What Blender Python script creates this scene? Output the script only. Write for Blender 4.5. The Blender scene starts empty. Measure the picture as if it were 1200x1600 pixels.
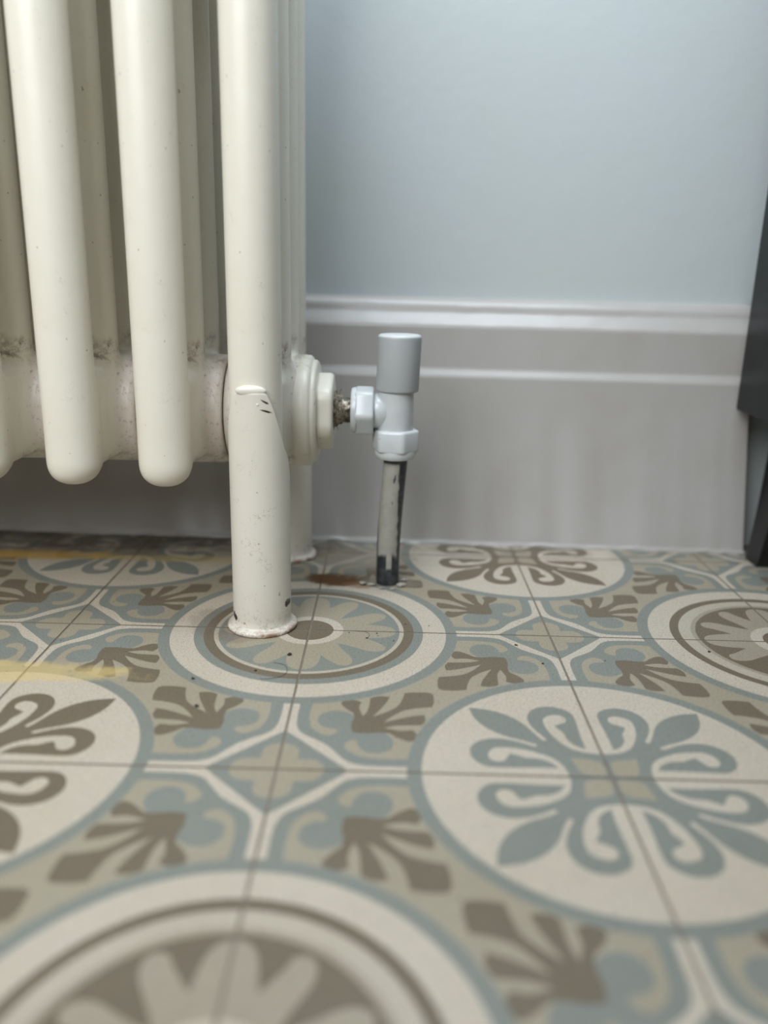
import bpy, bmesh, math, random
import numpy as np
from mathutils import Vector, Matrix, noise
from mathutils.geometry import delaunay_2d_cdt

random.seed(7)
SC = bpy.context.scene
COL = SC.collection
S = 0.2                      # one floor tile, metres

# ------------------------------------------------------------------ camera
cam_data = bpy.data.cameras.new('camera')
cam = bpy.data.objects.new('camera', cam_data)
COL.objects.link(cam)
F_PX, PITCH, ROLL, YAW = 1259.9, 0.27867, 0.02411, -0.00424
cp, sp, cy_, sy_ = math.cos(PITCH), math.sin(PITCH), math.cos(YAW), math.sin(YAW)
fwd = Vector((sy_ * cp, cy_ * cp, -sp))
rgt = Vector((cy_, -sy_, 0))
upv = rgt.cross(fwd)
r2 = rgt * math.cos(ROLL) + upv * math.sin(ROLL)
u2 = upv * math.cos(ROLL) - rgt * math.sin(ROLL)
M = Matrix((r2, u2, -fwd)).transposed().to_4x4()
M.translation = Vector((0.06213, -0.61927, 0.28110))
cam.matrix_world = M
cam_data.sensor_fit = 'VERTICAL'
cam_data.sensor_height = 36.0
cam_data.lens = F_PX / 1600 * 36.0
cam_data.clip_start = 0.01
cam_data.dof.use_dof = True
cam_data.dof.focus_distance = 0.655
cam_data.dof.aperture_fstop = 2.25
SC.camera = cam

# ------------------------------------------------------------------ light and exposure
SC.view_settings.view_transform = 'Standard'
SC.view_settings.look = 'None'
SC.view_settings.gamma = 1.0
SC.view_settings.exposure = 0.0
world = bpy.data.worlds.new('world')
SC.world = world
world.use_nodes = True
bg = world.node_tree.nodes['Background']
bg.inputs[0].default_value = (1.0, 0.88, 0.72, 1)
bg.inputs[1].default_value = 0.16


def area(name, loc, target, size, size_y, power, color):
    d = bpy.data.lights.new(name, 'AREA')
    d.shape = 'RECTANGLE'
    d.size, d.size_y, d.energy, d.color = size, size_y, power, color
    o = bpy.data.objects.new(name, d)
    COL.objects.link(o)
    o.location = loc
    o.rotation_euler = (Vector(target) - Vector(loc)).to_track_quat('-Z', 'Y').to_euler()
    return o


key = area('window_daylight', (-0.50, -0.84, 0.96), (-0.27, 0.0, 0.30), 0.9, 0.8, 6.4, (0.935, 0.97, 1.0))
key.data.spread = math.radians(105)      # narrowed so less light reaches the lower right floor
area('skylight_daylight', (0.14, -0.06, 1.22), (0.22, 0.20, 0.3), 0.7, 0.4, 9.5, (0.80, 0.90, 1.0))


# ------------------------------------------------------------------ node helpers
class NT:
    def __init__(self, name):
        self.m = bpy.data.materials.new(name)
        self.m.use_nodes = True
        self.t = self.m.node_tree
        self.b = self.t.nodes['Principled BSDF']
        self.tc = self.t.nodes.new('ShaderNodeTexCoord')
        self.co = self.tc.outputs['Object']

    def set(self, key, v):
        s = self.b.inputs[key]
        if isinstance(v, bpy.types.NodeSocket):
            self.t.links.new(v, s)
        else:
            s.default_value = v

    def put(self, s, v):
        if isinstance(v, bpy.types.NodeSocket):
            self.t.links.new(v, s)
        else:
            s.default_value = v

    def math(self, op, a, b=0.0, c=0.0, clamp=False):
        n = self.t.nodes.new('ShaderNodeMath')
        n.operation = op
        n.use_clamp = clamp
        for i, v in enumerate((a, b, c)):
            self.put(n.inputs[i], v)
        return n.outputs[0]

    def noise(self, scale, detail=3, rough=0.5, co=None, dim='3D'):
        n = self.t.nodes.new('ShaderNodeTexNoise')
        n.inputs['Scale'].default_value = scale
        n.inputs['Detail'].default_value = detail
        n.inputs['Roughness'].default_value = rough
        self.t.links.new(co or self.co, n.inputs['Vector'])
        return n.outputs[0]

    def shift(self, d):
        n = self.t.nodes.new('ShaderNodeMapping')
        n.inputs['Location'].default_value = (d, d * 0.7, d * 0.3)
        self.t.links.new(self.co, n.inputs[0])
        return n.outputs[0]

    def xyz(self):
        n = self.t.nodes.new('ShaderNodeSeparateXYZ')
        self.t.links.new(self.co, n.inputs[0])
        return n.outputs

    def ramp(self, v, lo, hi, a=0.0, b=1.0):
        n = self.t.nodes.new('ShaderNodeMapRange')
        n.interpolation_type = 'SMOOTHSTEP'
        self.put(n.inputs[0], v)
        for i, x in enumerate((lo, hi, a, b)):
            n.inputs[1 + i].default_value = x
        return n.outputs[0]

    def mix(self, fac, a, b, mode='MIX'):
        n = self.t.nodes.new('ShaderNodeMix')
        n.data_type = 'RGBA'
        n.blend_type = mode
        self.put(n.inputs[0], fac)
        for s, v in ((n.inputs[6], a), (n.inputs[7], b)):
            if isinstance(v, tuple):
                s.default_value = (*v, 1) if len(v) == 3 else v
            else:
                self.t.links.new(v, s)
        return n.outputs[2]

    def bump(self, h, strength=0.2, dist=0.001):
        n = self.t.nodes.new('ShaderNodeBump')
        n.inputs['Strength'].default_value = strength
        n.inputs['Distance'].default_value = dist
        self.t.links.new(h, n.inputs['Height'])
        self.t.links.new(n.outputs[0], self.b.inputs['Normal'])

    def blot(self, x, y, cx, cy, rx, ry, nz, amt=0.8, ang=0.0):
        """a soft-edged elliptical spot, ragged by the noise value nz"""
        c, s = math.cos(ang), math.sin(ang)
        dx = self.math('SUBTRACT', x, cx)
        dy = self.math('SUBTRACT', y, cy)
        a = self.math('MULTIPLY_ADD', dx, c / rx, self.math('MULTIPLY', dy, s / rx))
        b = self.math('MULTIPLY_ADD', dx, -s / ry, self.math('MULTIPLY', dy, c / ry))
        d = self.math('ADD', self.math('MULTIPLY', a, a), self.math('MULTIPLY', b, b))
        d = self.math('ADD', d, self.math('MULTIPLY', self.math('SUBTRACT', nz, 0.5), 2.2))
        return self.ramp(d, 0.35, 1.25, amt, 0.0)


def tag(o, label=None, cat=None, group=None, kind=None):
    if label: o['label'] = label
    if cat: o['category'] = cat
    if group: o['group'] = group
    if kind: o['kind'] = kind
    return o


def link_mesh(name, me, mats, parent=None, smooth=True, loc=None):
    if not isinstance(mats, (list, tuple)):
        mats = [mats]
    for m in mats:
        me.materials.append(m)
    if smooth:
        me.polygons.foreach_set('use_smooth', [True] * len(me.polygons))
    o = bpy.data.objects.new(name, me)
    COL.objects.link(o)
    if parent: o.parent = parent
    if loc is not None: o.location = loc
    return o


def obj(name, bm, mats, parent=None, smooth=True, loc=None, sharp=None):
    me = bpy.data.meshes.new(name)
    bmesh.ops.recalc_face_normals(bm, faces=bm.faces[:])
    if sharp is not None:
        for e in bm.edges:
            if len(e.link_faces) == 2 and e.calc_face_angle() > sharp:
                e.smooth = False
    bm.to_mesh(me)
    bm.free()
    return link_mesh(name, me, mats, parent, smooth, loc)


def empty(name, loc):
    o = bpy.data.objects.new(name, None)
    COL.objects.link(o)
    o.location = loc
    o.empty_display_size = 0.05
    return o


def lathe(bm, prof, seg=64, mat=Matrix(), cap0=True, cap1=True, rfun=None):
    """prof: list of (radius, height) along local z"""
    rings = []
    for r, h in prof:
        ring = []
        for i in range(seg):
            a = 2 * math.pi * i / seg
            rr = rfun(a, r, h) if rfun else r
            ring.append(bm.verts.new(mat @ Vector((rr * math.cos(a), rr * math.sin(a), h))))
        rings.append(ring)
    for A, B in zip(rings, rings[1:]):
        for i in range(seg):
            j = (i + 1) % seg
            bm.faces.new((A[i], A[j], B[j], B[i]))
    if cap0: bm.faces.new(rings[0][::-1])
    if cap1: bm.faces.new(rings[-1])
    return rings


def box(bm, x0, x1, y0, y1, z0, z1, bev=0.0):
    r = bmesh.ops.create_cube(bm, size=1.0)
    vs = r['verts']
    for v in vs:
        v.co = Vector(((x0 + x1) / 2 + v.co.x * (x1 - x0), (y0 + y1) / 2 + v.co.y * (y1 - y0), (z0 + z1) / 2 + v.co.z * (z1 - z0)))
    if bev:
        es = list({e for v in vs for e in v.link_edges})
        bmesh.ops.bevel(bm, geom=es, offset=bev, segments=3, affect='EDGES', profile=0.5)


# ------------------------------------------------------------------ materials: floor
def tile_material(name, rgb, grit=0.5):
    t = NT(name)
    x, y, z = t.xyz()
    big = t.noise(9, 4, 0.6)
    mid = t.noise(70, 4, 0.6)
    fine = t.noise(650, 2, 0.7)
    fine2 = t.noise(900, 2, 0.6, co=t.shift(3.1))
    c = t.mix(t.ramp(big, 0.35, 0.7), rgb, tuple(v * f for v, f in zip(rgb, (0.93, 0.91, 0.87))))
    c = t.mix(t.ramp(mid, 0.4, 0.75, 0, 0.5), c, tuple(v * f for v, f in zip(rgb, (1.05, 1.0, 0.93))))
    c = t.mix(t.ramp(fine, 0.52, 0.62, 0, 0.72 * grit), c, tuple(v * 0.50 for v in rgb))
    c = t.mix(t.ramp(fine2, 0.53, 0.62, 0, 0.60 * grit), c, tuple(min(1, v * 1.35 + 0.05) for v in rgb))
    rag = t.noise(45, 4, 0.65)
    # streaks of old yellow varnish, an orange drip, and rust beside the leg
    for (cx, cy, rx, ry, ang, col, amt) in (
            (-0.33, 0.170, 0.13, 0.016, 0.02, (0.50, 0.30, 0.06), 0.80),
            (-0.15, 0.168, 0.10, 0.012, 0.0, (0.50, 0.38, 0.13), 0.50),
            (-0.245, -0.086, 0.13, 0.018, 0.0, (0.62, 0.47, 0.19), 0.60),
            (-0.165, -0.222, 0.010, 0.006, -0.3, (0.62, 0.36, 0.08), 0.9),
            (0.012, 0.119, 0.030, 0.019, -0.10, (0.10, 0.045, 0.012), 1.0),
            (0.036, 0.105, 0.016, 0.008, -0.3, (0.20, 0.11, 0.05), 0.6),
            (-0.055, -0.012, 0.026, 0.016, 0.4, (0.16, 0.075, 0.040), 0.30),
            (-0.024, 0.192, 0.024, 0.010, 0.0, (0.07, 0.035, 0.025), 0.8),
            (0.030, 0.185, 0.060, 0.040, 0.0, (0.27, 0.235, 0.18), 0.62),
            (-0.085, 0.010, 0.020, 0.030, 0.3, (0.15, 0.12, 0.09), 0.30),
            (0.066, 0.116, 0.030, 0.018, 0.0, (0.24, 0.21, 0.17), 0.6)):
        k = t.blot(x, y, cx, cy, rx, ry, rag, amt, ang)
        c = t.mix(k, c, col)
    # dust and dirt gathered along the skirting
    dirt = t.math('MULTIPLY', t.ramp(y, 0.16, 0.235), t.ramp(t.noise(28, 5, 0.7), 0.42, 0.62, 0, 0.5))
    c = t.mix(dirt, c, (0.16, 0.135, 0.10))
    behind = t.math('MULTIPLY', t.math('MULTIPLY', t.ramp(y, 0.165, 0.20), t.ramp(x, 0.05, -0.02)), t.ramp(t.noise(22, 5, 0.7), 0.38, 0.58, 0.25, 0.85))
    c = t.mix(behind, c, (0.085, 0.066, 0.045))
    spk = t.ramp(t.noise(330, 2, 0.4), 0.735, 0.76, 0, 0.75)
    c = t.mix(spk, c, (0.05, 0.04, 0.03))
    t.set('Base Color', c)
    t.set('Roughness', t.ramp(fine, 0.3, 0.7, 0.42, 0.62))
    t.b.inputs['Specular IOR Level'].default_value = 0.35
    t.bump(t.math('ADD', t.math('MULTIPLY', fine, 0.6), mid), 0.12, 0.0006)
    return t.m


WHITE, BLUE, BEIGE, BROWN, CREAM, GREY, GROUT = range(7)
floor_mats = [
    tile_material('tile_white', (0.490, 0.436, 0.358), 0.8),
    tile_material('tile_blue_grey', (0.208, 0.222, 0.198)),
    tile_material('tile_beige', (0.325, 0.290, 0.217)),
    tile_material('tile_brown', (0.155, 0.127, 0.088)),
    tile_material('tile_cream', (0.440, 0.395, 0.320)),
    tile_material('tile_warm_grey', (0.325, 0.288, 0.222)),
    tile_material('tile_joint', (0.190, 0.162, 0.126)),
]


# ------------------------------------------------------------------ the tile pattern
def smooth_poly(pts, n=5):
    """closed Catmull-Rom; a point given as (x, y, 1) stays a sharp corner"""
    out = []
    N = len(pts)
    for i in range(N):
        p0, p1, p2, p3 = (pts[(i + k) % N] for k in (-1, 0, 1, 2))
        a = Vector(p1[:2]); b = Vector(p2[:2])
        pa = Vector(p0[:2]) if len(p1) == 2 else a
        pb = Vector(p3[:2]) if len(p2) == 2 else b
        for k in range(n):
            t = k / n
            v = 0.5 * ((2 * a) + (b - pa) * t + (2 * pa - 5 * a + 4 * b - pb) * t * t + (3 * a - pa - 3 * b + pb) * t ** 3)
            out.append((v.x, v.y))
    return out


def sym(half):
    """mirror an open outline across the diagonal a = b"""
    return list(half) + [(p[1], p[0], *p[2:]) for p in reversed(half)]


def circle(r, n=96):
    return [(r * math.cos(2 * math.pi * i / n), r * math.sin(2 * math.pi * i / n)) for i in range(n)]


# quarter motifs, a and b measured in tiles from the motif's own corner
PANEL = smooth_poly(sym([(0.62, 0.62, 1), (0.62, 0.029, 1), (0.435, 0.028), (0.371, 0.028), (0.305, 0.028), (0.252, 0.032),
                         (0.213, 0.046), (0.188, 0.071), (0.165, 0.104), (0.139, 0.137, 1)])[1:-1] + [(0.62, 0.62, 1)])
DIAMOND = [(0.215, 0.0), (0.199, 0.017), (0.175, 0.042), (0.139, 0.078), (0.108, 0.108), (0.078, 0.139), (0.042, 0.175), (0.017, 0.199), (0.0, 0.215)]
DIAMOND = [(0.215, -0.03)] + DIAMOND + [(-0.03, 0.215), (-0.03, -0.03)]
CROSS = smooth_poly([(0.0, 0.0, 1), (0.142, 0.0, 1), (0.134, 0.030), (0.108, 0.054), (0.056, 0.056, 1), (0.054, 0.108), (0.030, 0.134), (0.0, 0.142, 1)])
FIELD = smooth_poly(sym([(0.60, 0.60, 1), (0.60, 0.20, 1), (0.60, 0.073, 1), (0.43, 0.073), (0.337, 0.068), (0.277, 0.072), (0.235, 0.084), (0.207, 0.108),
                         (0.193, 0.136), (0.208, 0.163), (0.231, 0.166), (0.236, 0.140), (0.255, 0.108), (0.290, 0.097), (0.328, 0.110),
                         (0.348, 0.149), (0.340, 0.190), (0.312, 0.226, 1), (0.300, 0.300, 1)])[1:-1] + [(0.60, 0.60, 1)])
FAN = smooth_poly([(0.214, 0.222), (0.222, 0.214), (0.260, 0.210), (0.302, 0.217, 1), (0.335, 0.213), (0.360, 0.190), (0.395, 0.169),
                   (0.416, 0.178), (0.424, 0.212), (0.412, 0.238, 1), (0.370, 0.232), (0.318, 0.246, 1),
                   (0.360, 0.262), (0.441, 0.268, 1), (0.455, 0.298), (0.452, 0.336, 1), (0.400, 0.320), (0.316, 0.280, 1),
                   (0.348, 0.325), (0.388, 0.362), (0.438, 0.380), (0.482, 0.388, 1), (0.490, 0.430), (0.484, 0.484), (0.430, 0.490), (0.388, 0.482, 1),
                   (0.380, 0.438), (0.362, 0.388), (0.325, 0.348), (0.280, 0.316, 1),
                   (0.320, 0.400), (0.336, 0.452, 1), (0.298, 0.455), (0.268, 0.441, 1), (0.262, 0.360), (0.246, 0.318, 1),
                   (0.232, 0.370), (0.238, 0.412, 1), (0.212, 0.424), (0.178, 0.416), (0.169, 0.395), (0.190, 0.360), (0.213, 0.335), (0.217, 0.302, 1), (0.210, 0.260)])
FLEUR_HALF = [(0.0, 0.126, 1), (0.035, 0.129), (0.072, 0.141), (0.101, 0.164), (0.125, 0.203), (0.143, 0.250), (0.150, 0.300), (0.146, 0.332),
              (0.124, 0.352), (0.095, 0.358), (0.077, 0.347), (0.071, 0.330), (0.078, 0.311), (0.095, 0.301), (0.117, 0.288, 1), (0.108, 0.266),
              (0.096, 0.244), (0.094, 0.215), (0.086, 0.190), (0.069, 0.167), (0.043, 0.150, 1), (0.044, 0.200), (0.043, 0.250), (0.040, 0.318),
              (0.043, 0.365), (0.065, 0.395), (0.103, 0.412), (0.145, 0.408), (0.180, 0.383), (0.199, 0.342), (0.199, 0.296), (0.182, 0.247),
              (0.160, 0.206), (0.172, 0.198), (0.194, 0.240), (0.213, 0.283), (0.241, 0.323), (0.278, 0.356), (0.330, 0.381), (0.392, 0.392, 1)]
FLEUR_HALF = [(p[0], p[1], *p[2:]) for p in FLEUR_HALF]
FLEUR = smooth_poly([(-0.03, -0.03, 1), (-0.03, 0.126, 1)] + FLEUR_HALF[:-1] + [FLEUR_HALF[-1]] +
                    [(p[1], p[0], *p[2:]) for p in reversed(FLEUR_HALF[:-1])] + [(0.126, -0.03, 1)], 4)
SQUARE = smooth_poly([(0.014, 0.014), (0.075, 0.015), (0.089, 0.030), (0.096, 0.060), (0.103, 0.103, 1), (0.060, 0.096), (0.030, 0.089), (0.015, 0.075)], 3)


def petals(k, cleft=(0.243, 16)):
    """twelve petals: shallow clefts beside the axes, deep clefts on the diagonals"""
    h = [(0.357, 0), (0.353, 4), (0.336, 8), (0.300, 11.8), (*cleft, 1), (0.302, cleft[1] + 4.5), (0.342, 24), (0.358, 28.5), (0.347, 33), (0.310, 36.8),
         (0.255, 38.6), (0.205, 41.2)]
    quad = h + [(0.172, 45, 1)] + [(p[0], 90 - p[1], *p[2:]) for p in reversed(h)][:-1]
    pts = []
    for i in range(4):
        for p in quad:
            a = math.radians(p[1] + 90 * i)
            pts.append((k * p[0] * math.cos(a), k * p[0] * math.sin(a), *p[2:]))
    return smooth_poly(pts, 4)


ROSETTE_A = [(circle(0.472), BLUE), (circle(0.433), BROWN), (circle(0.392), CREAM), (circle(0.374), BLUE), (petals(1.0), BEIGE),
             (circle(0.140), WHITE), (circle(0.099), BROWN)]
ROSETTE_B = [(circle(0.477), BROWN), (circle(0.440), CREAM), (circle(0.390), GREY), (circle(0.371), BROWN), (petals(0.985, (0.228, 18.5)), GREY),
             (circle(0.152), WHITE), (circle(0.104), BROWN)]


def corner_tf(cx, cy, sx, sy):
    return lambda p: (cx + sx * p[0], cy + sy * p[1])


def tile_layers(kinds):
    """kinds: dict of corner -> 'D', 'RA', 'RB', 'FA', 'FB'"""
    lay = []
    for (cx, cy), k in kinds.items():
        f = corner_tf(cx, cy, 1 if cx == 0 else -1, 1 if cy == 0 else -1)
        T = lambda P, f=f: [f(p) for p in P]
        if k == 'D':
            lay += [(0, T(PANEL), BLUE), (1, T(FIELD), BEIGE), (2, T(FAN), BROWN), (3, T(DIAMOND), BLUE), (4, T(CROSS), BEIGE)]
        else:
            lay += [(5, T(circle(0.612)), BLUE), (6, T(circle(0.567)), WHITE)]
            if k[0] == 'R':
                for i, (P, m) in enumerate(ROSETTE_A if k == 'RA' else ROSETTE_B):
                    lay.append((7 + i, T(P), m))
            else:
                lay += [(7, T(FLEUR), BLUE if k == 'FA' else BROWN), (8, T(SQUARE), BEIGE)]
    # the white bands between panels run out to the circles
    lay.sort(key=lambda l: l[0])
    return lay


def in_poly_np(px, py, poly):
    inside = np.zeros(len(px), bool)
    P = np.array(poly)
    Q = np.roll(P, -1, 0)
    for (x1, y1), (x2, y2) in zip(P, Q):
        if y1 == y2: continue
        c = ((y1 > py) != (y2 > py)) & (px < (x2 - x1) * (py - y1) / (y2 - y1) + x1)
        inside ^= c
    return inside


def clip_square(poly, lo, hi):
    for axis, lim, sgn in ((0, lo, 1), (0, hi, -1), (1, lo, 1), (1, hi, -1)):
        out = []
        for i, p in enumerate(poly):
            q = poly[(i + 1) % len(poly)]
            dp, dq = sgn * (p[axis] - lim), sgn * (q[axis] - lim)
            if dp >= 0: out.append(p)
            if dp * dq < 0:
                t = dp / (dp - dq)
                out.append((p[0] + t * (q[0] - p[0]), p[1] + t * (q[1] - p[1])))
        poly = out
        if not poly: return []
    return poly


HJ = 0.0046                  # half the joint, in tiles
_cache = {}


def tile_mesh(key):
    if key in _cache: return _cache[key]
    kinds = {(0, 0): key[0], (1, 0): key[1], (0, 1): key[2], (1, 1): key[3]}
    lays = tile_layers(kinds)
    verts = [Vector(v) for v in ((HJ, HJ), (1 - HJ, HJ), (1 - HJ, 1 - HJ), (HJ, 1 - HJ))]
    edges = [(0, 1), (1, 2), (2, 3), (3, 0)]
    for _, P, m in lays:
        P = clip_square(P, HJ, 1 - HJ)
        if len(P) < 3: continue
        b = len(verts)
        verts += [Vector(p) for p in P]
        edges += [(b + i, b + (i + 1) % len(P)) for i in range(len(P))]
    vo, eo, fo, *_ = delaunay_2d_cdt(verts, edges, [], 0, 1e-6)
    V = np.array([(v.x, v.y) for v in vo])
    Fc = np.array([f[:3] for f in fo])
    c = V[Fc].mean(1)
    mat = np.full(len(Fc), WHITE)
    for _, P, m in lays:
        mat[in_poly_np(c[:, 0], c[:, 1], P)] = m
    _cache[key] = (V, Fc, mat)
    return _cache[key]


def node_kind(u, v):
    if (u + v) % 2: return 'D'
    if v % 2 == 0:
        return 'RA' if (u + v) % 4 == 0 else 'RB'
    return 'FA' if ((u - 1) - (v + 1)) % 4 == 0 else 'FB'


X0, X1, Y0, Y1 = -6, 6, -8, 2
fv, ff, fm = [], [], []
for u in range(X0, X1):
    for v in range(Y0, Y1):
        V, Fc, mat = tile_mesh((node_kind(u, v), node_kind(u + 1, v), node_kind(u, v + 1), node_kind(u + 1, v + 1)))
        b = len(fv)
        dz = random.uniform(-0.0001, 0.0001)
        fv += [((u + p[0]) * S, (v + p[1]) * S, dz) for p in V]
        ff += [tuple(int(i) + b for i in f) for f in Fc]
        fm += mat.tolist()
        q = len(fv)                    # the tile's sides, down into the joint
        cs = [(HJ, HJ), (1 - HJ, HJ), (1 - HJ, 1 - HJ), (HJ, 1 - HJ)]
        fv += [((u + p[0]) * S, (v + p[1]) * S, dz) for p in cs] + [((u + p[0]) * S, (v + p[1]) * S, -0.003) for p in cs]
        for i in range(4):
            j = (i + 1) % 4
            ff.append((q + i, q + 4 + i, q + 4 + j, q + j)); fm.append(GROUT)
q = len(fv)
fv += [(X0 * S, Y0 * S, -0.0004), (X1 * S, Y0 * S, -0.0004), (X1 * S, Y1 * S, -0.0004), (X0 * S, Y1 * S, -0.0004)]
ff.append((q, q + 1, q + 2, q + 3)); fm.append(GROUT)
me = bpy.data.meshes.new('floor')
me.from_pydata(fv, [], ff)
me.polygons.foreach_set('material_index', fm)
floor = link_mesh('floor', me, floor_mats, smooth=False)
tag(floor, 'patterned cement tile floor with circles, diamonds and scrollwork in blue grey, beige and brown', kind='structure')

# ------------------------------------------------------------------ wall and skirting
t = NT('blue_wall_paint')
n1, n2 = t.noise(6, 4, 0.55), t.noise(160, 4, 0.6)
t.set('Base Color', t.mix(t.ramp(n1, 0.35, 0.7), (0.515, 0.560, 0.555), (0.520, 0.568, 0.595)))
t.set('Roughness', 0.42)
t.bump(t.math('ADD', t.math('MULTIPLY', n2, 0.5), t.noise(35, 5, 0.6)), 0.30, 0.0012)
M_WALL = t.m

t = NT('white_gloss_woodwork')
n1, n2 = t.noise(12, 4, 0.6), t.noise(150, 3, 0.6)
c = t.mix(t.ramp(n1, 0.35, 0.75), (0.420, 0.402, 0.382), (0.392, 0.370, 0.344))
c = t.mix(t.ramp(t.noise(60, 5, 0.7), 0.62, 0.78, 0, 0.25), c, (0.34, 0.32, 0.29))
t.set('Base Color', c)
t.set('Roughness', 0.30)
t.bump(t.math('ADD', t.noise(22, 4, 0.6), t.math('MULTIPLY', n2, 0.3)), 0.30, 0.001)
M_SKIRT = t.m

WALL_D = 0.034
SLOPE = -0.025               # the wall runs very slightly off the tile lines


def wall_y(x): return 0.2380 + SLOPE * (x - 0.2)


bm = bmesh.new()
box(bm, X0 * S, X1 * S, 0, 0.10, -0.003, 2.5)
for v in bm.verts:
    v.co.y += wall_y(v.co.x) + WALL_D
tag(obj('wall_back', bm, M_WALL, smooth=False), 'pale blue painted wall above the white skirting', kind='structure')

bm = bmesh.new()
box(bm, X1 * S - 0.06, X1 * S, Y0 * S, 0.18, -0.003, 2.5)  # out of view, added to keep world light off the right side
tag(obj('wall_right', bm, M_WALL, smooth=False), 'unseen pale blue side wall beyond the dark cabinet, added to block light', kind='structure')

# skirting profile: (distance behind the lower face, height)
prof = [(WALL_D, 0.0), (-0.0030, 0.0), (-0.0026, 0.0022), (-0.0008, 0.0036), (0, 0.006), (0, 0.1835), (0.0003, 0.1855), (0.0016, 0.1877), (0.0046, 0.1918), (0.0056, 0.1935),
        (0.0060, 0.1955), (0.0060, 0.2345), (0.0064, 0.2372), (0.0080, 0.2396), (0.0125, 0.2456), (0.0160, 0.2500), (0.0172, 0.2520), (0.0176, 0.2548),
        (0.0186, 0.2578), (0.0212, 0.2612), (0.0240, 0.2642), (0.0275, 0.2658), (WALL_D, 0.2664)]
bm = bmesh.new()
NX = 220
xa, xb = X0 * S, 0.437
rows = []
for i in range(NX + 1):
    fx = i / NX
    row = []
    for k, (d, h) in enumerate(prof):
        xe = xb + max(0, 0.020 * (1 - h / 0.19)) if h < 0.19 else xb
        x = xa + (xe - xa) * (1 - (1 - fx) ** 1.6)
        w = 0.0
        if k in (1, 2, 3):
            w = 0.0016 * noise.noise((x * 60, k * 3.1, 0)) - 0.0008
        if k > 11:
            w = 0.0003 * noise.noise((x * 45, k * 2.7, 5))
        hz = 0.0016 * noise.noise((x * 70, 1.3, 0)) if k in (2, 3) else (0.0005 * noise.noise((x * 40, 7, k)) if k > 12 else 0)
        row.append(bm.verts.new((x, wall_y(x) + d + w, h + hz)))
    rows.append(row)
for A, B in zip(rows, rows[1:]):
    for k in range(len(prof) - 1):
        bm.faces.new((A[k], A[k + 1], B[k + 1], B[k]))
bm.faces.new(rows[0]); bm.faces.new(rows[-1][::-1])
tag(obj('baseboard_back', bm, M_SKIRT, sharp=math.radians(50)), 'tall white moulded skirting board along the back wall', kind='structure')

# ------------------------------------------------------------------ radiator
HX, HY, HZ, HR = 0.0, 0.1000, 0.1680, 0.0480     # hub axis and radius
TR, TY = 0.0205, [0.0085, 0.0685, 0.1290, 0.1885]
PITCH_X, X_END = 0.0731, -0.0426


def smin(a, b, k):
    h = np.clip(0.5 + 0.5 * (b - a) / k, 0, 1)
    return b * (1 - h) + a * h - k * h * (1 - h)


def sdf_section(x, y, z, right_end=False):
    d = None
    for i, ty in enumerate(TY):
        zb = 0.1395 if i in (0, 3) else 0.150
        zz = np.minimum(z - zb, 0.0)
        # blunt lower end
        q = (np.abs(x) ** 2.15 + np.abs(y - ty) ** 2.15 + np.abs(zz) ** 2.15) ** (1 / 2.15)
        q0 = np.sqrt(x * x + (y - ty) ** 2)
        t_ = np.clip((zb + 0.02 - z) / 0.04, 0, 1)
        c = q * t_ + q0 * (1 - t_) - TR
        d = c if d is None else smin(d, c, 0.007)
    # web between the columns
    hy, hz, hx = 0.076, 0.030, 0.0088
    qx = np.abs(x) - hx; qy = np.abs(y - 0.0985) - hy; qz = np.abs(z - 0.1665) - hz
    web = np.sqrt(np.maximum(qx, 0) ** 2 + np.maximum(qy, 0) ** 2 + np.maximum(qz, 0) ** 2) + np.minimum(np.maximum(qx, np.maximum(qy, qz)), 0) - 0.0075
    d = smin(d, web, 0.009)
    # hub barrel
    r = np.sqrt((y - HY) ** 2 + (z - HZ) ** 2)
    L = PITCH_X / 2 - 0.0005
    a = r - (HR - 0.006); b = np.abs(x) - (L - 0.006)
    bar = np.minimum(np.maximum(a, b), 0) + np.sqrt(np.maximum(a, 0) ** 2 + np.maximum(b, 0) ** 2) - 0.006
    return smin(d, bar, 0.010)


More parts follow.
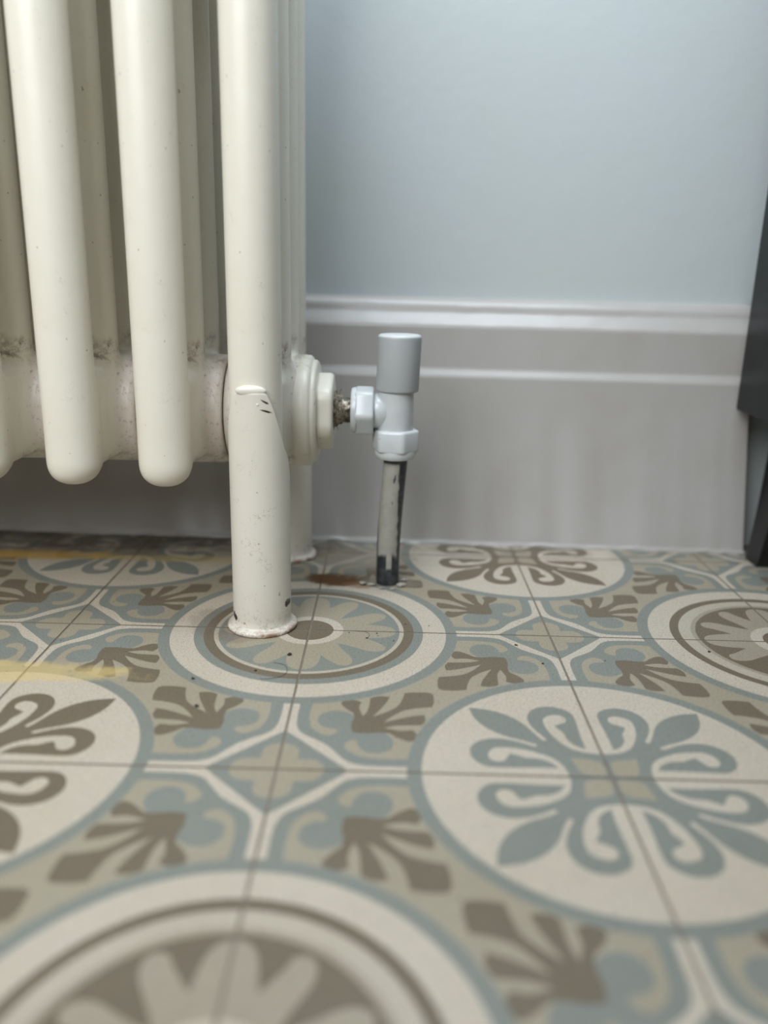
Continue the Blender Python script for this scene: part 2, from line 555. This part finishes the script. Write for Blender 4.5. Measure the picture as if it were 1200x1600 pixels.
def surface_net(f, lo, hi, h):
    xs = [np.arange(l, u + h, h) for l, u in zip(lo, hi)]
    X, Y, Z = np.meshgrid(*xs, indexing='ij')
    D = f(X, Y, Z)
    n = np.array(D.shape)
    sgn = D < 0
    cs = [sgn[i:n[0] - 1 + i, j:n[1] - 1 + j, k:n[2] - 1 + k] for i in (0, 1) for j in (0, 1) for k in (0, 1)]
    tot = sum(c.astype(int) for c in cs)
    act = (tot > 0) & (tot < 8)
    idx = -np.ones(act.shape, int)
    I = np.argwhere(act)
    idx[act] = np.arange(len(I))
    P = np.array([xs[0][I[:, 0]], xs[1][I[:, 1]], xs[2][I[:, 2]]]).T + h / 2
    e = 1e-4
    for _ in range(6):
        d0 = f(*P.T)
        g = np.stack([(f(*(P + np.eye(3)[a] * e).T) - f(*(P - np.eye(3)[a] * e).T)) / (2 * e) for a in range(3)], 1)
        step = g * (d0 / np.maximum((g * g).sum(1), 1e-6))[:, None]
        P = P - np.clip(step, -h * 0.6, h * 0.6)
    quads = []
    for ax in range(3):
        a1, a2 = (ax + 1) % 3, (ax + 2) % 3
        s0 = [slice(None)] * 3; s1 = [slice(None)] * 3
        s0[ax] = slice(0, n[ax] - 1); s1[ax] = slice(1, n[ax])
        ch = sgn[tuple(s0)] != sgn[tuple(s1)]
        E_ = np.argwhere(ch)
        ok = (E_[:, a1] > 0) & (E_[:, a2] > 0) & (E_[:, a1] < n[a1] - 1) & (E_[:, a2] < n[a2] - 1)
        E_ = E_[ok]
        o1 = np.eye(3, dtype=int)[a1]; o2 = np.eye(3, dtype=int)[a2]
        q = np.stack([idx[tuple((E_ - o1 * i - o2 * j).T)] for i, j in ((0, 0), (1, 0), (1, 1), (0, 1))], 1)
        inside = sgn[tuple(E_.T)]
        q[~inside] = q[~inside][:, ::-1]
        quads.append(q)
    return P, np.concatenate(quads)


t = NT('cream_radiator_paint')
x, y, z = t.xyz()
ax_ = t.math('ABSOLUTE', x)
dy = t.math('SUBTRACT', y, HY); dz = t.math('SUBTRACT', z, HZ)
rad = t.math('SQRT', t.math('ADD', t.math('MULTIPLY', dy, dy), t.math('MULTIPLY', dz, dz)))
base = t.mix(t.ramp(t.noise(14, 4, 0.6), 0.35, 0.7), (0.775, 0.745, 0.645), (0.755, 0.720, 0.615))
onhub = t.math('MULTIPLY', t.ramp(ax_, 0.017, 0.024), t.ramp(rad, 0.062, 0.052))
base = t.mix(t.math('MULTIPLY', onhub, 0.75), base, (0.66, 0.585, 0.535))
grime = t.math('MULTIPLY', onhub, t.ramp(t.noise(260, 5, 0.8), 0.54, 0.66, 0, 0.55))
base = t.mix(grime, base, (0.13, 0.095, 0.075))
topd = t.math('MULTIPLY', t.ramp(t.math('ABSOLUTE', t.math('SUBTRACT', z, 0.222)), 0.018, 0.004), t.ramp(y, 0.03, 0.05))
base = t.mix(t.math('MULTIPLY', topd, t.math('MULTIPLY', t.ramp(t.noise(130, 5, 0.75), 0.42, 0.62, 0, 0.8), t.ramp(t.noise(24, 3, 0.6), 0.42, 0.62))), base, (0.16, 0.115, 0.085))
botd = t.math('MULTIPLY', t.ramp(t.math('ABSOLUTE', t.math('SUBTRACT', z, 0.128)), 0.012, 0.003), t.ramp(y, 0.035, 0.05))
base = t.mix(t.math('MULTIPLY', botd, t.math('MULTIPLY', t.ramp(t.noise(120, 5, 0.75), 0.46, 0.60, 0, 0.7), t.ramp(t.noise(28, 3, 0.6), 0.44, 0.62))), base, (0.15, 0.10, 0.07))
base = t.mix(t.ramp(t.noise(260, 2, 0.4), 0.735, 0.77, 0, 0.6), base, (0.15, 0.12, 0.09))
cr = t.ramp(t.math('ABSOLUTE', t.math('SUBTRACT', t.noise(95, 3, 0.7, co=t.shift(1.7)), 0.5)), 0.0075, 0.002)
cr = t.math('MULTIPLY', cr, t.ramp(t.noise(38, 2, 0.5, co=t.shift(5.3)), 0.56, 0.66, 0, 0.35))
base = t.mix(cr, base, (0.25, 0.20, 0.15))
t.set('Base Color', base)
t.set('Roughness', 0.34)
t.bump(t.math('ADD', t.noise(55, 4, 0.55), t.math('MULTIPLY', t.noise(420, 3, 0.6), 0.25)), 0.16, 0.0012)
M_RAD = t.m

P, Q = surface_net(sdf_section, (-0.042, -0.022, 0.112), (0.042, 0.222, 0.275), 0.0021)
rv = [tuple(p) for p in P]
rq = [tuple(int(i) for i in q) for q in Q]
ZM = 0.80                    # the upper header mirrors the lower one
nb = len(rv)
rv += [(p[0], p[1], ZM - p[2]) for p in rv[:nb]]
rq += [tuple(i + nb for i in reversed(q)) for q in rq[:]]
# straight column lengths between the two headers, welded on with a faint seam
for ty in TY:
    b = len(rv)
    n = 48
    hs = [(0.2720, 0.96), (0.2732, 1.0)] + [(0.2740 + (ZM - 0.548) * k / 8, 1.0) for k in range(9)] + [(ZM - 0.2732, 1.0), (ZM - 0.2720, 0.96)]
    for h, k in hs:
        rv += [(TR * k * math.cos(2 * math.pi * i / n), ty + TR * k * math.sin(2 * math.pi * i / n), h) for i in range(n)]
    for r_ in range(len(hs) - 1):
        for i in range(n):
            j = (i + 1) % n
            rq.append((b + r_ * n + i, b + r_ * n + j, b + (r_ + 1) * n + j, b + (r_ + 1) * n + i))
sec_me = bpy.data.meshes.new('radiator_section')
sec_me.from_pydata(rv, [], rq)

radiator = empty('column_radiator', (X_END, 0.0985, 0))
tag(radiator, 'old cream painted four-column cast iron radiator standing on stubby round legs', 'radiator')
sec0 = link_mesh('radiator_section', sec_me, M_RAD, radiator)
sec0.matrix_parent_inverse = radiator.matrix_basis.inverted()
sec0.location = (X_END, 0, 0)
for i in range(1, 8):
    c_ = sec0.copy()
    COL.objects.link(c_)
    c_.parent = radiator
    c_.matrix_parent_inverse = radiator.matrix_basis.inverted()
    c_.location = (X_END - PITCH_X * i, 0, 0)


def under(o, parent_obj):
    o.parent = parent_obj
    o.matrix_parent_inverse = parent_obj.matrix_world.inverted() if parent_obj.type != 'EMPTY' else parent_obj.matrix_basis.inverted()
    return o


# leg sleeve with a scooped top that hooks round the front column
t = NT('cream_leg_paint')
x, y, z = t.xyz()
base = t.mix(t.ramp(t.noise(14, 4, 0.6), 0.35, 0.7), (0.745, 0.715, 0.630), (0.715, 0.68, 0.590))
low = t.ramp(z, 0.034, 0.004)
base = t.mix(t.math('MULTIPLY', low, t.ramp(t.noise(240, 5, 0.75), 0.50, 0.62, 0, 0.35)), base, (0.28, 0.17, 0.11))
base = t.mix(t.math('MULTIPLY', t.ramp(z, 0.0065, 0.002), t.ramp(t.noise(95, 5, 0.7), 0.43, 0.60, 0, 0.85)), base, (0.24, 0.10, 0.045))
base = t.mix(t.ramp(t.noise(260, 2, 0.4), 0.74, 0.77, 0, 0.6), base, (0.15, 0.12, 0.09))
nz = t.noise(300, 2, 0.5)
for (cx, cz, rx, rz, ang) in ((0.0085, 0.1915, 0.0035, 0.0007, -0.55), (0.0090, 0.1845, 0.0048, 0.0008, -0.30), (0.0222, 0.0240, 0.0020, 0.0035, 0.0), (-0.0205, 0.0125, 0.0022, 0.0040, 0.3)):
    k = t.blot(x, z, cx, cz, rx, rz, nz, 1.0, ang)
    base = t.mix(t.math('MULTIPLY', k, t.ramp(y, 0.004, -0.004)), base, (0.03, 0.022, 0.018))
cr = t.ramp(t.math('ABSOLUTE', t.math('SUBTRACT', t.noise(95, 3, 0.7, co=t.shift(1.7)), 0.5)), 0.0075, 0.002)
cr = t.math('MULTIPLY', cr, t.ramp(t.noise(38, 2, 0.5, co=t.shift(5.3)), 0.56, 0.66, 0, 0.75))
base = t.mix(cr, base, (0.25, 0.20, 0.15))
t.set('Base Color', base)
t.set('Roughness', 0.34)
t.bump(t.math('ADD', t.noise(70, 5, 0.6), t.math('MULTIPLY', t.noise(420, 3, 0.6), 0.3)), 0.07, 0.0007)
M_LEG = t.m


def leg_bmesh():
    bm = bmesh.new()
    n = 96
    LR = 0.0240
    ring_spec = [(0.0, 0.0278), (0.0006, 0.0286), (0.0018, 0.0291), (0.0032, 0.0288), (0.0042, 0.0276), (0.0046, 0.0260), (0.0050, 0.0245), (0.0062, 0.0237), (0.012, LR)]
    def top(a):
        s = min(1.0, abs(math.cos(a) + 0.10))          # 0 at the front (-y), 1 at the sides
        back = math.sin(a)
        if back > 0: s = 1.0
        k = max(0.0, (s - 0.44) / 0.56)
        g = min(1.0, max(0.0, (back + 0.50) / 0.90))
        return 0.1985 - 0.045 * k ** 1.7 - 0.036 * g * g * (3 - 2 * g)
    rings = []
    for h, r in ring_spec:
        rings.append([(r, h)] * n)
    m = 22
    for k in range(1, m + 1):
        rings.append([(LR, 0.012 + (top(2 * math.pi * i / n) - 0.0035 - 0.012) * k / m) for i in range(n)])
    for dr, dh in ((0.0001, -0.0018), (0.0001, -0.0010), (-0.0002, -0.0003), (-0.0011, 0.0002), (-0.0024, 0.0003), (-0.0046, 0.0)):
        rings.append([(LR + dr, top(2 * math.pi * i / n) + dh) for i in range(n)])
    vr = []
    for R_ in rings:
        vr.append([bm.verts.new((r * math.cos(2 * math.pi * i / n), r * math.sin(2 * math.pi * i / n), h)) for i, (r, h) in enumerate(R_)])
    for A, B in zip(vr, vr[1:]):
        for i in range(n):
            j = (i + 1) % n
            bm.faces.new((A[i], A[j], B[j], B[i]))
    bm.faces.new(vr[0][::-1])
    # blob of weld over the crown of the scoop
    r = bmesh.ops.create_uvsphere(bm, u_segments=20, v_segments=12, radius=1)
    for v in r['verts']:
        v.co = Vector((-0.0022 + v.co.x * 0.0120, -0.0212 + v.co.y * 0.0030, 0.1995 + v.co.z * 0.0042))
    r = bmesh.ops.create_uvsphere(bm, u_segments=12, v_segments=8, radius=1)
    for v in r['verts']:
        v.co = Vector((0.0030 + v.co.x * 0.0016, -0.0232 + v.co.y * 0.0010, 0.1895 + v.co.z * 0.0014))
    return bm


leg = obj('leg', leg_bmesh(), M_LEG, sharp=math.radians(60))
leg.location = (X_END + 0.0020, TY[0], 0)
under(leg, radiator)
leg_b = leg.copy()
COL.objects.link(leg_b)
leg_b.location = (X_END + 0.0020, TY[3], 0)
leg_b.rotation_euler = (0, 0, math.pi)
for k in (0, 3):
    c_ = leg.copy(); COL.objects.link(c_)
    c_.location = (X_END - 7 * PITCH_X, TY[k], 0)
    c_.rotation_euler = (0, 0, math.pi if k else 0)

AX = Matrix(((0, 0, 1, 0), (1, 0, 0, 0), (0, 1, 0, 0), (0, 0, 0, 1)))     # local z -> world x


def along_x(y, z): return Matrix.Translation((0, y, z)) @ AX


def hexa(bm, R, x0, x1, mat, rot=0.0, cham=0.0015, corner=0.16):
    """hexagonal prism with rounded corners and chamfered ends"""
    n = 60
    def rf(a, r, h):
        b = (a - rot + math.pi / 6) % (math.pi / 3) - math.pi / 6
        c = ((a - rot) % (math.pi / 3)) - math.pi / 6
        hexr = math.cos(math.pi / 6) / math.cos(c)
        return r * min(hexr, 1 - corner * 0.18)
    lathe(bm, [(R - 2.2 * cham, x0), (R - cham, x0 + 0.3 * cham), (R - 0.3 * cham, x0 + cham), (R, x0 + 2 * cham), (R, x1 - 2 * cham), (R - 0.3 * cham, x1 - cham), (R - cham, x1 - 0.3 * cham), (R - 2.2 * cham, x1)], n, mat, rfun=rf)


# blanking collar and reducing bush on the end section
bm = bmesh.new()
mx = along_x(HY, HZ)
lathe(bm, [(0.030, -0.0225), (0.0480, -0.0220), (0.0492, -0.0205), (0.0494, -0.0120), (0.0490, -0.0085), (0.0478, -0.0068), (0.0458, -0.0060), (0.0452, -0.0052), (0.0452, -0.0038), (0.0444, -0.0024), (0.0425, -0.0014), (0.030, -0.0012)], 72, mx)
collar = under(obj('end_collar', bm, M_RAD, sharp=math.radians(40)), radiator)
bm = bmesh.new()
hexa(bm, 0.0362, -0.0030, 0.0122, mx, rot=math.radians(25), cham=0.0018, corner=0.34)
bush = under(obj('reducing_bush', bm, M_RAD, sharp=math.radians(34)), radiator)
tag(bush, 'hexagonal cream painted reducing bush')

# ------------------------------------------------------------------ valve
t = NT('white_enamelled_brass')
base = t.mix(t.ramp(t.noise(60, 4, 0.6), 0.35, 0.7), (0.62, 0.655, 0.665), (0.59, 0.62, 0.63))
base = t.mix(t.ramp(t.noise(230, 3, 0.5), 0.70, 0.74, 0, 0.6), base, (0.20, 0.18, 0.16))
t.set('Base Color', base)
t.set('Roughness', 0.24)
t.bump(t.noise(120, 3, 0.5), 0.10, 0.0008)
M_VALVE = t.m

t = NT('grey_plastic_cap')
t.set('Base Color', t.mix(t.ramp(t.noise(30, 3, 0.5), 0.3, 0.7), (0.385, 0.405, 0.412), (0.400, 0.417, 0.422)))
t.set('Roughness', 0.45)
t.bump(t.noise(900, 2, 0.5), 0.08, 0.0004)
M_CAP = t.m
t = NT('lit_cap_top')  # cap top coloured paler than its sides, standing in for overhead light
t.set('Base Color', (0.60, 0.62, 0.615, 1))
t.set('Roughness', 0.45)
M_CAPTOP = t.m

t = NT('worn_nickel_thread')
x, y, z = t.xyz()
t.set('Base Color', t.mix(t.ramp(t.noise(260, 4, 0.7), 0.42, 0.6), (0.50, 0.47, 0.40), (0.12, 0.095, 0.06)))
t.set('Metallic', 0.8)
t.set('Roughness', 0.32)
M_METAL = t.m
t = NT('hemp_and_jointing_paste')
t.set('Base Color', t.mix(t.ramp(t.noise(420, 4, 0.7), 0.4, 0.65), (0.30, 0.26, 0.19), (0.07, 0.055, 0.035)))
t.set('Roughness', 0.8)
M_HEMP = t.m

VY, VX, VZ = 0.103, 0.0672, 0.1690
valve = empty('radiator_valve', (VX, VY, VZ))
tag(valve, 'white angled radiator valve with a grey plastic cap, fixed to the radiator end', 'valve')
vx = along_x(VY, VZ)
bm = bmesh.new()
# vertical body
lathe(bm, [(0.0120, 0.1500), (0.0158, 0.1504), (0.0162, 0.1520), (0.0162, 0.1840), (0.0160, 0.1900), (0.0150, 0.1935), (0.010, 0.194)], 64, Matrix.Translation((VX, VY, 0)))
# horizontal branch: rounded shoulder
lathe(bm, [(0.0120, 0.0440), (0.0150, 0.0478), (0.0157, 0.0500), (0.0158, 0.0530), (0.0150, 0.0570), (0.0132, 0.0620), (0.0105, 0.0660), (0.004, 0.0690)], 48, vx)
under(obj('valve_body', bm, M_VALVE, sharp=math.radians(50)), valve)
bm = bmesh.new()
hexa(bm, 0.0228, 0.0310, 0.0478, vx, rot=math.radians(8), cham=0.0011)
lathe(bm, [(0.012, 0.0272), (0.0190, 0.0274), (0.0202, 0.0284), (0.0206, 0.0300), (0.0206, 0.0322), (0.012, 0.0324)], 48, vx)
under(obj('union_nut', bm, M_VALVE, sharp=math.radians(34)), valve)
bm = bmesh.new()
hexa(bm, 0.0222, 0.1330, 0.1530, Matrix.Translation((VX + 0.0006, VY, 0)), rot=math.radians(-90 + 18), cham=0.0012)
lathe(bm, [(0.0110, 0.1262), (0.0170, 0.1266), (0.0186, 0.1284), (0.0192, 0.1310), (0.0192, 0.1340), (0.011, 0.1345)], 48, Matrix.Translation((VX + 0.0006, VY, 0)))
under(obj('compression_nut', bm, M_VALVE, sharp=math.radians(34)), valve)
# thread and hemp
bm = bmesh.new()
pr = [(0.006, 0.0100)]
for k in range(12):
    xx = 0.0110 + k * 0.0014
    pr += [(0.0108, xx), (0.0118, xx + 0.0004), (0.0118, xx + 0.0009), (0.0108, xx + 0.0013)]
pr += [(0.006, 0.0290)]
lathe(bm, pr, 40, vx)
under(obj('threaded_tail', bm, M_METAL, sharp=math.radians(40)), valve)
bm = bmesh.new()
r = lathe(bm, [(0.010, 0.0118)] + [(0.0178 - 0.0062 * (k / 9) ** 0.7, 0.0122 + k * 0.00085) for k in range(10)] + [(0.009, 0.0203)], 48, vx)
for v in bm.verts:
    p = v.co
    o_ = Vector((0, p.y - VY, p.z - VZ))
    v.co += o_ * (0.16 * noise.noise(p * 260) + 0.10 * noise.noise(p * 700)) + Vector((0.0012 * noise.noise(p * 300 + Vector((9, 9, 9))), 0, 0))
for k in range(26):                     # stray fibres
    a = random.uniform(0, 2 * math.pi)
    r0 = random.uniform(0.013, 0.017)
    p0 = Vector((0.013 + random.uniform(0, 0.004), VY + r0 * math.cos(a), VZ + r0 * math.sin(a)))
    d_ = Vector((random.uniform(-0.1, 0.8), math.cos(a + random.uniform(-1, 1)), math.sin(a + random.uniform(-1, 1)))).normalized()
    L_ = random.uniform(0.002, 0.005)
    pts_ = [p0, p0 + d_ * L_ * 0.5 + Vector((0, 0, 0.0004)), p0 + d_ * L_]
    prev = None
    for p_, w in zip(pts_, (0.00035, 0.0003, 0.00012)):
        cur = [bm.verts.new(p_ + Vector((w, 0, 0))), bm.verts.new(p_ + Vector((-w / 2, w, 0))), bm.verts.new(p_ + Vector((-w / 2, -w, w)))]
        if prev:
            for i in range(3):
                bm.faces.new((prev[i], prev[(i + 1) % 3], cur[(i + 1) % 3], cur[i]))
        prev = cur
tag(under(obj('hemp_seal', bm, M_HEMP), valve), 'dirty brown hemp and jointing paste round the thread')

bm = bmesh.new()
CX = 0.0012
def capf(a, r, h): return r
rings = lathe(bm, [(0.0150, 0.1875), (0.0181, 0.1872), (0.0188, 0.1878), (0.0190, 0.1888), (0.0193, 0.2330), (0.0191, 0.2348), (0.0182, 0.2362), (0.0166, 0.2368), (0.0150, 0.2370)], 72, Matrix.Translation((VX + CX, VY, 0)))
for v in bm.verts: v.co.x += (v.co.z - 0.1875) * 0.020
bm.faces.ensure_lookup_table()
cap = obj('cap', bm, [M_CAP, M_CAPTOP], sharp=math.radians(50))
for p in cap.data.polygons:
    if p.center.z > 0.2355: p.material_index = 1
under(cap, valve)

# ------------------------------------------------------------------ feed pipe
t = NT('part_painted_pipe')
x, y, z = t.xyz()
nA, nB = t.noise(90, 4, 0.6), t.noise(28, 3, 0.5)
low = t.ramp(t.math('ADD', z, t.math('MULTIPLY', t.math('SUBTRACT', nB, 0.5), 0.030)), 0.026, 0.031)
mid_ = t.math('MULTIPLY', t.ramp(t.math('ABSOLUTE', t.math('SUBTRACT', x, 0.0008)), 0.0030, 0.0021), t.ramp(z, 0.0160, 0.0195))
side = t.ramp(t.math('ADD', x, t.math('MULTIPLY', t.math('SUBTRACT', nA, 0.5), 0.004)), 0.0088, 0.0074)
sidel = t.ramp(t.math('ADD', x, t.math('MULTIPLY', t.math('SUBTRACT', nA, 0.5), 0.003)), -0.0103, -0.0094)
front = t.ramp(y, 0.006, 0.002)
topb = t.ramp(z, 0.1235, 0.1205)
paint = t.math('MULTIPLY', t.math('MAXIMUM', low, mid_), t.math('MULTIPLY', t.math('MULTIPLY', side, sidel), t.math('MULTIPLY', front, topb)))
nz = t.noise(500, 2, 0.5)
c = t.mix(t.ramp(nA, 0.4, 0.65), (0.42, 0.41, 0.365), (0.36, 0.355, 0.32))
c = t.mix(t.blot(x, z, 0.0042, 0.1080, 0.0011, 0.0042, nz, 0.9, -0.2), c, (0.05, 0.05, 0.055))
c = t.mix(t.blot(x, z, 0.0025, 0.0850, 0.0009, 0.0020, nz, 0.6, 0.2), c, (0.12, 0.12, 0.12))
dark = t.mix(t.ramp(t.noise(120, 4, 0.7), 0.4, 0.7), (0.022, 0.025, 0.030), (0.075, 0.080, 0.088))
t.set('Base Color', t.mix(paint, dark, c))
t.set('Roughness', 0.4)
t.bump(paint, 0.5, 0.0005)
M_PIPE = t.m
bm = bmesh.new()
PX0, PY0, PX1, PY1 = 0.0640, 0.1160, VX + 0.0006, VY
PH = 0.1290
n = 40
prev = None
for k in range(41):
    f = k / 40
    h = -0.002 + (PH + 0.002) * f
    bow = 0.0012 * math.sin(f * math.pi * 1.3)
    c0 = Vector(((PX1 - PX0) * f - bow, (PY1 - PY0) * f, h))
    cur = [bm.verts.new(c0 + Vector((0.0110 * math.cos(2 * math.pi * i / n), 0.0110 * math.sin(2 * math.pi * i / n), 0))) for i in range(n)]
    if prev:
        for i in range(n):
            j = (i + 1) % n
            bm.faces.new((prev[i], prev[j], cur[j], cur[i]))
    else:
        bm.faces.new(cur[::-1])
    prev = cur
bm.faces.new(prev)
pipe = obj('feed_pipe', bm, M_PIPE, loc=(PX0, PY0, 0))
tag(pipe, 'dark heating pipe with drips of white paint rising from the floor to the valve', 'pipe')

# ------------------------------------------------------------------ cabinet at the right
t = NT('charcoal_cabinet_paint')
t.set('Base Color', t.mix(t.ramp(t.noise(25, 4, 0.6), 0.35, 0.7), (0.012, 0.014, 0.015), (0.016, 0.018, 0.018)))
t.set('Roughness', 0.45)
t.bump(t.noise(140, 4, 0.6), 0.15, 0.0008)
t.b.inputs['Specular IOR Level'].default_value = 0.25
M_CAB = t.m
t = NT('black_leg_paint')
t.set('Base Color', t.mix(t.ramp(t.noise(40, 4, 0.6), 0.35, 0.7), (0.008, 0.008, 0.008), (0.014, 0.014, 0.013)))
t.set('Roughness', 0.5)
M_FOOT = t.m
CABX, CABY, CABZ = 0.4235, 0.226, 0.1600
cab = empty('charcoal_cabinet', (CABX, CABY, 0))
tag(cab, 'dark charcoal cabinet on black legs at the right edge beside the skirting', 'cabinet')
bm = bmesh.new()
box(bm, CABX, 1.12, -1.00, CABY, CABZ, 0.82, 0.003)  # unseen length stretched toward the camera to shade the right side
under(obj('body', bm, M_CAB, sharp=math.radians(40)), cab)
bm = bmesh.new()
box(bm, CABX - 0.01, 1.13, -1.015, CABY, 0.82, 0.85, 0.004)
under(obj('top', bm, M_CAB, sharp=math.radians(40)), cab)


def foot(x, y, sx, sy):
    bm = bmesh.new()
    rows = []
    for k in range(13):
        f = k / 12
        h = CABZ * (1 - f)
        cxo = x - sx * 0.028 * (f ** 1.5)
        w = 0.019 + 0.004 * math.cos(f * 2.5)
        rows.append([bm.verts.new((cxo + a * w, y + b * w * 0.9 + sy * 0, h)) for a, b in ((-1, -1), (1, -1), (1, 1), (-1, 1))])
    for A, B in zip(rows, rows[1:]):
        for i in range(4):
            j = (i + 1) % 4
            bm.faces.new((A[i], A[j], B[j], B[i]))
    bm.faces.new(rows[0][::-1]); bm.faces.new(rows[-1])
    return bm


for (fx, fy, s_) in ((0.488, 0.202, 0.68), (0.488, -0.97, 0.68), (1.06, 0.196, -1), (1.06, -0.97, -1)):
    under(obj('leg', foot(fx, fy, s_, 1), M_FOOT, smooth=False), cab)

# ------------------------------------------------------------------ small things on the floor
t = NT('plaster_crumb')
t.set('Base Color', t.mix(t.ramp(t.noise(300, 3, 0.6), 0.4, 0.6), (0.44, 0.41, 0.35), (0.27, 0.24, 0.19)))
t.set('Roughness', 0.9)
M_CRUMB = t.m
t = NT('dark_grit')
t.set('Base Color', (0.030, 0.024, 0.018, 1))
t.set('Roughness', 0.9)
M_GRIT = t.m


def crumb(name, loc, r, mat, seed, flat=0.6):
    bm = bmesh.new()
    bmesh.ops.create_icosphere(bm, subdivisions=2, radius=r)
    for v in bm.verts:
        k = 1 + 0.75 * noise.noise(v.co * (1.1 / r) + Vector((seed * 3.7, seed, 0))) + 0.3 * noise.noise(v.co * (2.6 / r) + Vector((seed, 0, 4)))
        v.co = Vector((v.co.x * k * 1.25, v.co.y * k, v.co.z * k * flat))
    mz = min(v.co.z for v in bm.verts)
    for v in bm.verts: v.co.z -= mz - 0.0001
    return obj(name, bm, mat, smooth=False, loc=loc)


lab = ['largest pale plaster crumb lying just right of the pipe foot', 'pale plaster crumb lying just left of the pipe foot',
       'small plaster crumb in front of the pipe foot, left of centre', 'tiny plaster crumb in front of the pipe foot, right of centre',
       'flat plaster flake furthest left of the pipe foot', 'plaster crumb tucked behind the right of the pipe foot']
for i, (x, y, r) in enumerate(((0.0772, 0.1050, 0.0036), (0.0490, 0.1060, 0.0030), (0.0585, 0.0975, 0.0020), (0.0690, 0.0960, 0.0018), (0.0405, 0.1075, 0.0034), (0.0800, 0.1200, 0.0030))):
    tag(crumb('plaster_crumb', (x, y, 0.0001), r, M_CRUMB, i + 1, 0.38), lab[i], 'crumb', 'plaster crumbs round the pipe foot')

grit = [(0.0330, -0.0040, .0006), (0.0560, -0.0040, .0007), (0.0570, -0.0085, .0005), (0.0700, -0.0180, .0006), (0.0480, -0.0140, .0010), (-0.0110, -0.0480, .0020),
        (0.0800, 0.0160, .0006), (0.1000, 0.0140, .0006), (-0.0760, -0.0910, .0014), (-0.0640, -0.1300, .0016), (-0.0330, -0.0760, .0010), (0.1850, -0.0520, .0010), (0.1690, -0.0200, .0013), (0.3240, -0.0230, .0012), (0.2350, -0.0440, .0006)]
glab = ['tiny speck of dark grit just right of the brown centre disc', 'dark grit speck right of the disc, just below the tile joint', 'tiniest speck just below the grit by the joint',
        'speck near the tip of a petal lower right of the disc', 'dark scrap at the end of the curled hair by the disc', 'largest dark crumb on the blue ground below the leg foot',
        'speck of grit on the petals, above the joint', 'speck of grit on the brown ring right of the disc', 'dark crumb by the tip of a brown fan left of the near ring', 'soft dark crumb lying on the brown fan below the leg',
        'dull crumb on the white ring below the leg', 'black speck on the hub of the fan right of the rosette', 'dark scrap on the blue scroll above the right fan', 'black crumb on the white ring at far right', 'tiny speck on the blue panel between the two right fans']
for i, ((x, y, r), l) in enumerate(zip(grit, glab)):
    tag(crumb('grit_speck', (x, y, 0.0001), r * 0.75, M_GRIT, i + 20, 0.5), l, 'grit', 'grit specks on the tiles')


def hair(pts, r, label):
    P_ = [Vector(p) for p in pts]
    line = []
    for i in range(len(P_) - 1):
        p0, p1, p2, p3 = P_[max(i - 1, 0)], P_[i], P_[i + 1], P_[min(i + 2, len(P_) - 1)]
        for k in range(8):
            t = k / 8
            line.append(0.5 * (2 * p1 + (p2 - p0) * t + (2 * p0 - 5 * p1 + 4 * p2 - p3) * t * t + (3 * p1 - p0 - 3 * p2 + p3) * t ** 3))
    line.append(P_[-1])
    bm = bmesh.new()
    prev = None
    for i, p in enumerate(line):
        d = (line[min(i + 1, len(line) - 1)] - line[max(i - 1, 0)]).normalized()
        sd = d.cross(Vector((0, 0, 1))).normalized()
        up = sd.cross(d)
        cur = [bm.verts.new(p + (sd * math.cos(a) + up * math.sin(a)) * r) for a in (0, 1.0472, 2.0944, 3.1416, 4.1888, 5.236)]
        if prev:
            for j in range(6):
                bm.faces.new((prev[j], prev[(j + 1) % 6], cur[(j + 1) % 6], cur[j]))
        prev = cur
    tag(obj('hair_strand', bm, M_GRIT), label, 'hair')


hair([(-0.0215, -0.0620, .0004), (-0.0125, -0.0660, .0006), (-0.0095, -0.0760, .0005), (-0.0140, -0.0850, .0005), (-0.0270, -0.0890, .0004)], 0.00013, 'fine dark hair curled on the white tile ring below the leg')
hair([(0.0390, -0.0010, .0004), (0.0460, -0.0020, .0006), (0.0500, -0.0070, .0006), (0.0485, -0.0135, .0004)], 0.00012, 'short curled dark hair beside the brown disc of the rosette')
